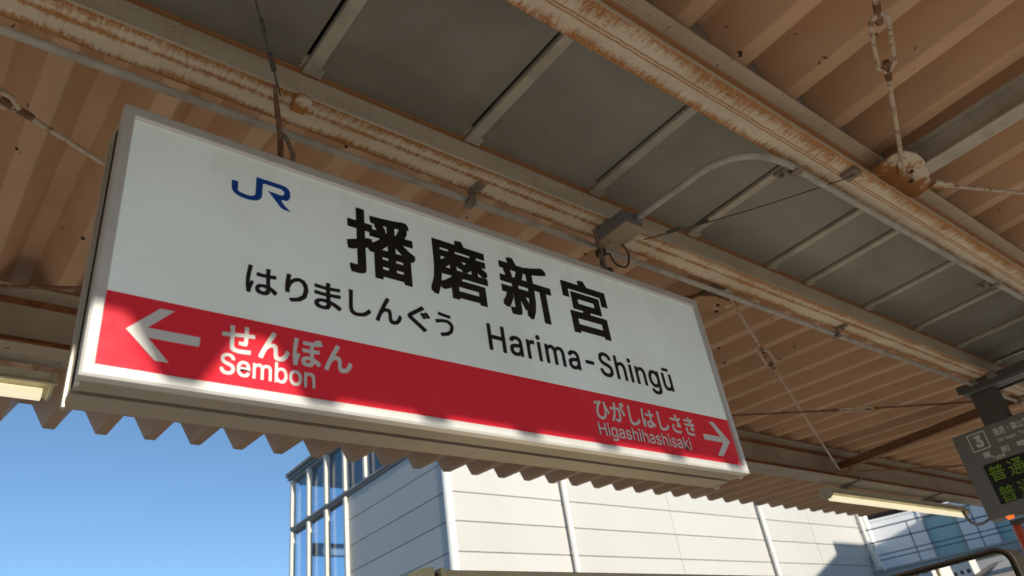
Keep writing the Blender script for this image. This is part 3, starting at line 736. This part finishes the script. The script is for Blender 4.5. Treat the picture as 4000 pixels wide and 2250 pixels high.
# ------------------------------------------------------------------ station building across the tracks
WX0, WX1, WY = 10.72, 31.0, 15.0
bld = thing('station_building', (18, 20, LOW-.25), 'white panel-clad station building with a glazed corner tower across the tracks', 'building')
rows = [1.35, 2.08, 2.81, 3.54, 4.268, 4.995, 5.715, 6.45, 7.16]
cols = [WX0+.13, .966*15, 1.265*15, 1.572*15, 1.785*15, 2.01*15, WX1-.12]
obj('wall_core', MB().box(WX0+.05, WX1, WY+.05, 20.02, LOW-.25, 7.12).box(WX0+5.2, WX1, 20.02, 24, LOW-.25, 7.12), 'joint', bld)
obj('lower_wall', MB().box(WX0+.13, WX1-.12, WY+.005, WY+.05, LOW-.25, rows[0]-.008).box(WX0+.005, WX0+.05, WY+.13, 20.0, LOW-.25, rows[0]-.008), 'wall', bld)
for r0, r1 in zip(rows[:-1], rows[1:]):
    for c0, c1 in zip(cols[:-1], cols[1:]):
        obj('wall_panel', MB().box(c0+.006, c1-.006, WY, WY+.049, r0+.011, r1-.011, .008), 'wall', bld)
    obj('wall_panel', MB().box(WX0, WX0+.049, WY+.135, 20.0, r0+.011, r1-.011, .008), 'wall', bld)
# rounded corner trims
def corner_trim(x, y, sx, z0, z1, r, m='trim'):
    n = 8; p = [(x+sx*r, y+r)]+[(x+sx*(r-r*cos(pi/2*k/n)), y+r-r*sin(pi/2*k/n)) for k in range(n+1)]
    return MB().prism(p, 'z', z0, z1)
obj('corner_trim', corner_trim(WX0-.02, WY-.02, 1, LOW-.25, 7.16, .15), 'trim', bld, True)
obj('corner_trim', MB().box(WX1-.12, WX1+.16, WY-.05, WY+.10, LOW-.25, 7.16, .03), 'trim', bld)
for xp in (.965*15, 1.571*15, 2.018*15):
    o = obj('downpipe', MB().tube([(xp+.05, WY-.13, LOW-.25), (xp+.05, WY-.13, 7.2)], .075, 14), 'dpipe', bld, True)
    for k in range(9):
        z = 7.0-1.36*k+(.25 if xp > 20 else 0)
        if z > LOW: obj('pipe_band', MB().tube([(xp+.05, WY-.13, z), (xp+.05, WY-.13, z+.06)], .086, 14).box(xp+.03, xp+.07, WY-.13, WY-.002, z, z+.06), 'dpipe', o)
# upper storey: sill beam, glazing, mullions, cornice
ZM0, ZM1, ZG1 = 7.165, 7.335, 8.90
TY1 = 23.78
MUL = [15.17+1.23*k for k in range(8)]      # mullions on the side wall
obj('sill_beam', MB().box(WX0-.03, WX0+.22, WY-.03, TY1+.10, ZM0, ZM1-.06).box(WX0+.22, WX1, WY-.03, WY+.22, ZM0, ZM1-.06), 'tbeam', bld)
obj('sill_cap', MB().box(WX0-.07, WX0+.24, WY-.07, TY1+.13, ZM1-.059, ZM1).box(WX0+.24, WX1, WY-.07, WY+.24, ZM1-.059, ZM1), 'wframe', bld)
def mullion(x0, x1, y0, y1, z0, z1):
    o = obj('mullion', MB().box(x0, x1, y0, y1, z0, z1, .01), 'mull', bld)
for y in MUL:
    mullion(WX0-.10, WX0+.06, y-.062, y+.062, ZM1+.001, ZG1)
    if y > 19.9: mullion(WX0-.10, WX0+.06, y-.062, y+.062, LOW-.25, ZM0-.001)
xs_ = [12.3+1.5*k for k in range(13)]
for x in xs_: mullion(x-.075, x+.075, WY-.02, WY+.16, ZM1+.001, ZG1)
for x in (12.0, 13.3, 14.6, 15.9): mullion(x-.05, x+.05, TY1, TY1+.16, LOW-.25, ZG1)
for y0, y1 in zip(MUL[:-1], MUL[1:]):
    obj('glass_pane', MB().box(WX0+.061, WX0+.073, y0+.06, y1-.06, ZM1+.001, ZG1), 'glass', bld)
    if y0 > 19.9: obj('glass_pane', MB().box(WX0+.061, WX0+.073, y0+.06, y1-.06, LOW-.25, ZM0-.001), 'glass', bld)
for x0, x1 in zip(xs_[:-1], xs_[1:]):
    obj('glass_pane', MB().box(x0+.076, x1-.076, WY+.05, WY+.062, ZM1+.001, ZG1), 'glass', bld)
for x0, x1 in zip((WX0+.2, 12.0, 13.3, 14.6), (12.0, 13.3, 14.6, 15.9)):
    obj('glass_pane', MB().box(x0+.05, x1-.05, TY1+.07, TY1+.082, LOW-.25, ZG1), 'glass', bld)
# inside of the glazed tower: ceiling, lift frame, floor edge
obj('ceiling', MB().box(WX0+.2, WX1, WY+.2, TY1, ZG1-.12, ZG1-.002), 'interior', bld)
obj('inner_wall', MB().box(WX0+2.0, WX1-.2, 17.4, 19.95, 7.13, ZG1-.13), 'interior', bld)
obj('lift_frame', MB().box(12.55, 12.80, 21.6, 21.85, LOW, ZG1-.13).box(WX0+.25, 15.8, 22.9, 23.1, 6.25, 6.62).box(12.2, 15.9, 20.2, 20.4, ZM0-.35, ZM0-.05), 'interior', bld)
obj('floor_band', MB().box(WX0+.25, 15.9, 23.2, 23.4, 5.05, 5.28).box(WX0+.25, 15.9, 23.3, 23.5, 4.3, 4.42), 'intwhite', bld)
for k, (dx, z0, z1, m) in enumerate(((.06, ZG1+.001, 8.965, 'fascia'), (.12, 8.966, 9.00, 'fascia2'), (.10, 9.001, 9.08, 'fascia'), (.17, 9.081, 9.11, 'fascia2'), (.15, 9.111, 9.17, 'fascia'), (.20, 9.171, 9.195, 'trim'))):
    obj('cornice', MB().box(WX0-dx, WX1+dx, WY-dx, TY1+.12+dx, z0, z1), m, bld)
# pipe elbow at the foot of the corner
obj('pipe_elbow', MB().tube([(30.0, 14.6, 4.75), (30.02, 14.6, 4.25)]+arc((30.02, 14.6, 4.2), (30.05, 14.6, 4.05), (30.3, 14.6, 4.04))+[(30.5, 14.6, 4.04)]+arc((30.55, 14.6, 4.04), (30.72, 14.6, 4.03), (30.74, 14.6, 3.85)), .075, 12), 'dpipe', bld, True)

# ------------------------------------------------------------------ overbridge with walkway railing
A = radians(-70); P0 = Vector((31.2, 15.0)); dv = Vector((cos(A), sin(A))); nv = Vector((-dv.y, dv.x))
def fmap(v):                                  # local (t along, depth outwards from the wall, z)
    q = P0 + dv*v[0] - nv*v[1]
    return (q.x, q.y, v[2])
bridge = thing('overbridge', (33, 10, LOW-.25), 'pale blue-grey footbridge wall with teal windows right of the white building', 'footbridge')
def bobj(name, mb, m, parent=bridge, **kw): return obj(name, mb.map(fmap), m, parent, **kw)
bobj('wall_core', MB().box(-.05, 20, -2.6, -.12, 3.2, 6.9), 'joint')
wins = [(1.90, 3.05), (4.19, 5.34), (6.48, 7.63), (8.77, 9.92), (11.06, 12.21)]
edges = [0.0]
for a, b in wins: edges += [a, b]
edges.append(14.0)
for k in range(0, len(edges), 2):
    for z0, z1 in ((3.3, 4.05), (4.065, 5.935), (5.95, 6.85)):
        bobj('wall_panel', MB().box(edges[k]+.008, edges[k+1]-.008, -.06, 0, z0, z1, .01), 'bridge')
for a, b in wins:
    for z0, z1 in ((3.3, 4.05), (5.95, 6.85)):
        bobj('wall_panel', MB().box(a-.004, b+.004, -.06, 0, z0, z1, .01), 'bridge')
    w = bobj('window', MB().box(a+.07, b-.04, -.10, -.085, 4.19, 5.66), 'window')
    f = MB().box(a+.001, a+.07, -.10, .012, 4.07, 5.93).box(b-.04, b-.001, -.10, .012, 4.07, 5.93).box(a+.0705, b-.0405, -.10, .012, 5.66, 5.93).box(a+.0705, b-.0405, -.10, .03, 4.07, 4.19)
    bobj('window_frame', f, 'wframe', w)
bobj('pilaster', MB().box(1.83, 1.895, .001, .06, 3.3, 6.85), 'bridge')
bobj('parapet_cap', MB().box(-.2, 14, -.2, .12, 6.86, 7.0), 'fascia')
bobj('walkway_beam', MB().box(-.6, 14, .75, 1.0, 3.72, 3.98).box(-.6, 14, .72, 1.05, 3.985, 4.06), 'fascia')
bobj('walkway_deck', MB().box(-.6, 14, .02, .72, 3.90, 3.98), 'fascia')
rl = thing('walkway_railing', tuple(fmap((6, .9, 3.98))), 'thin steel railing in front of the pale footbridge wall', 'railing')
for z in (5.55, 5.06, 4.57, 4.395):
    bobj('rail', MB().tube([(-.35, .9, z), (13.8, .9, z)], .026 if z > 4.6 else .022, 8), 'rail', rl, smooth_=True)
for k in range(6):
    t = 1.385+2.22*k
    bobj('post', MB().tube([(t, .9, 4.06), (t, .9, 5.53)], .022, 8).box(t-.035, t+.035, .865, .935, 4.06, 4.10).box(t-.03, t+.03, .93, .955, 4.98, 5.14), 'rail', rl)

# ------------------------------------------------------------------ unseen stair and lift tower at right, shaped to shade the corner across the tracks
tw = thing('shade_tower', (33.5, -5, LOW), 'unseen white lift and stair tower right of the picture, shaped for its shadow', 'tower')
obj('shaft', MB().box(26.6, 34, -6, -3, GZ, 10.52), 'wall', tw)
obj('stair_roof', MB().prism([(26.6, 10.08), (26.6, 9.5), (14.0, 4.24), (14.0, 4.82)], 'y', -5.4, -3.0), 'fascia', tw)
obj('stair_wall', MB().prism([(26.59, 9.49), (26.59, GZ), (14.0, GZ), (14.0, 4.23)], 'y', -3.3, -3.15), 'wall', tw)

# ------------------------------------------------------------------ houses beyond the far end of the platform, seen in the mirror
def house(x, y, w, d, h, label, rot=0):
    t = thing('house', (x, y, LOW-.25), label, 'house', 'houses behind the viewer')
    z0 = LOW-.25
    obj('wall', MB().box(x-w/2, x+w/2, y-d/2, y+d/2, z0, z0+h), 'house', t)
    obj('roof', MB().prism([(y-d/2-.5, z0+h+.002), (y+d/2+.5, z0+h+.002), (y, z0+h+d*.28)], 'x', x-w/2-.4, x+w/2+.4), 'tiles', t)
    for k in range(3):
        for zz in (1.0, 3.7):
            if zz+1.3 < h: obj('window', MB().box(x+w/2, x+w/2+.04, y-d/2+.8+k*d/3.4, y-d/2+2.0+k*d/3.4, z0+zz, z0+zz+1.3), 'pane', t)
house(-27, 19, 11, 8, 5.6, 'white two-storey house with dark tiled roof beyond the tracks')
house(-24, -17, 8, 9, 6.0, 'pale house with dark tiled roof on the sunny side of the line')
house(-52, 17, 12, 8, 6.4, 'distant larger pale house farther along the line')
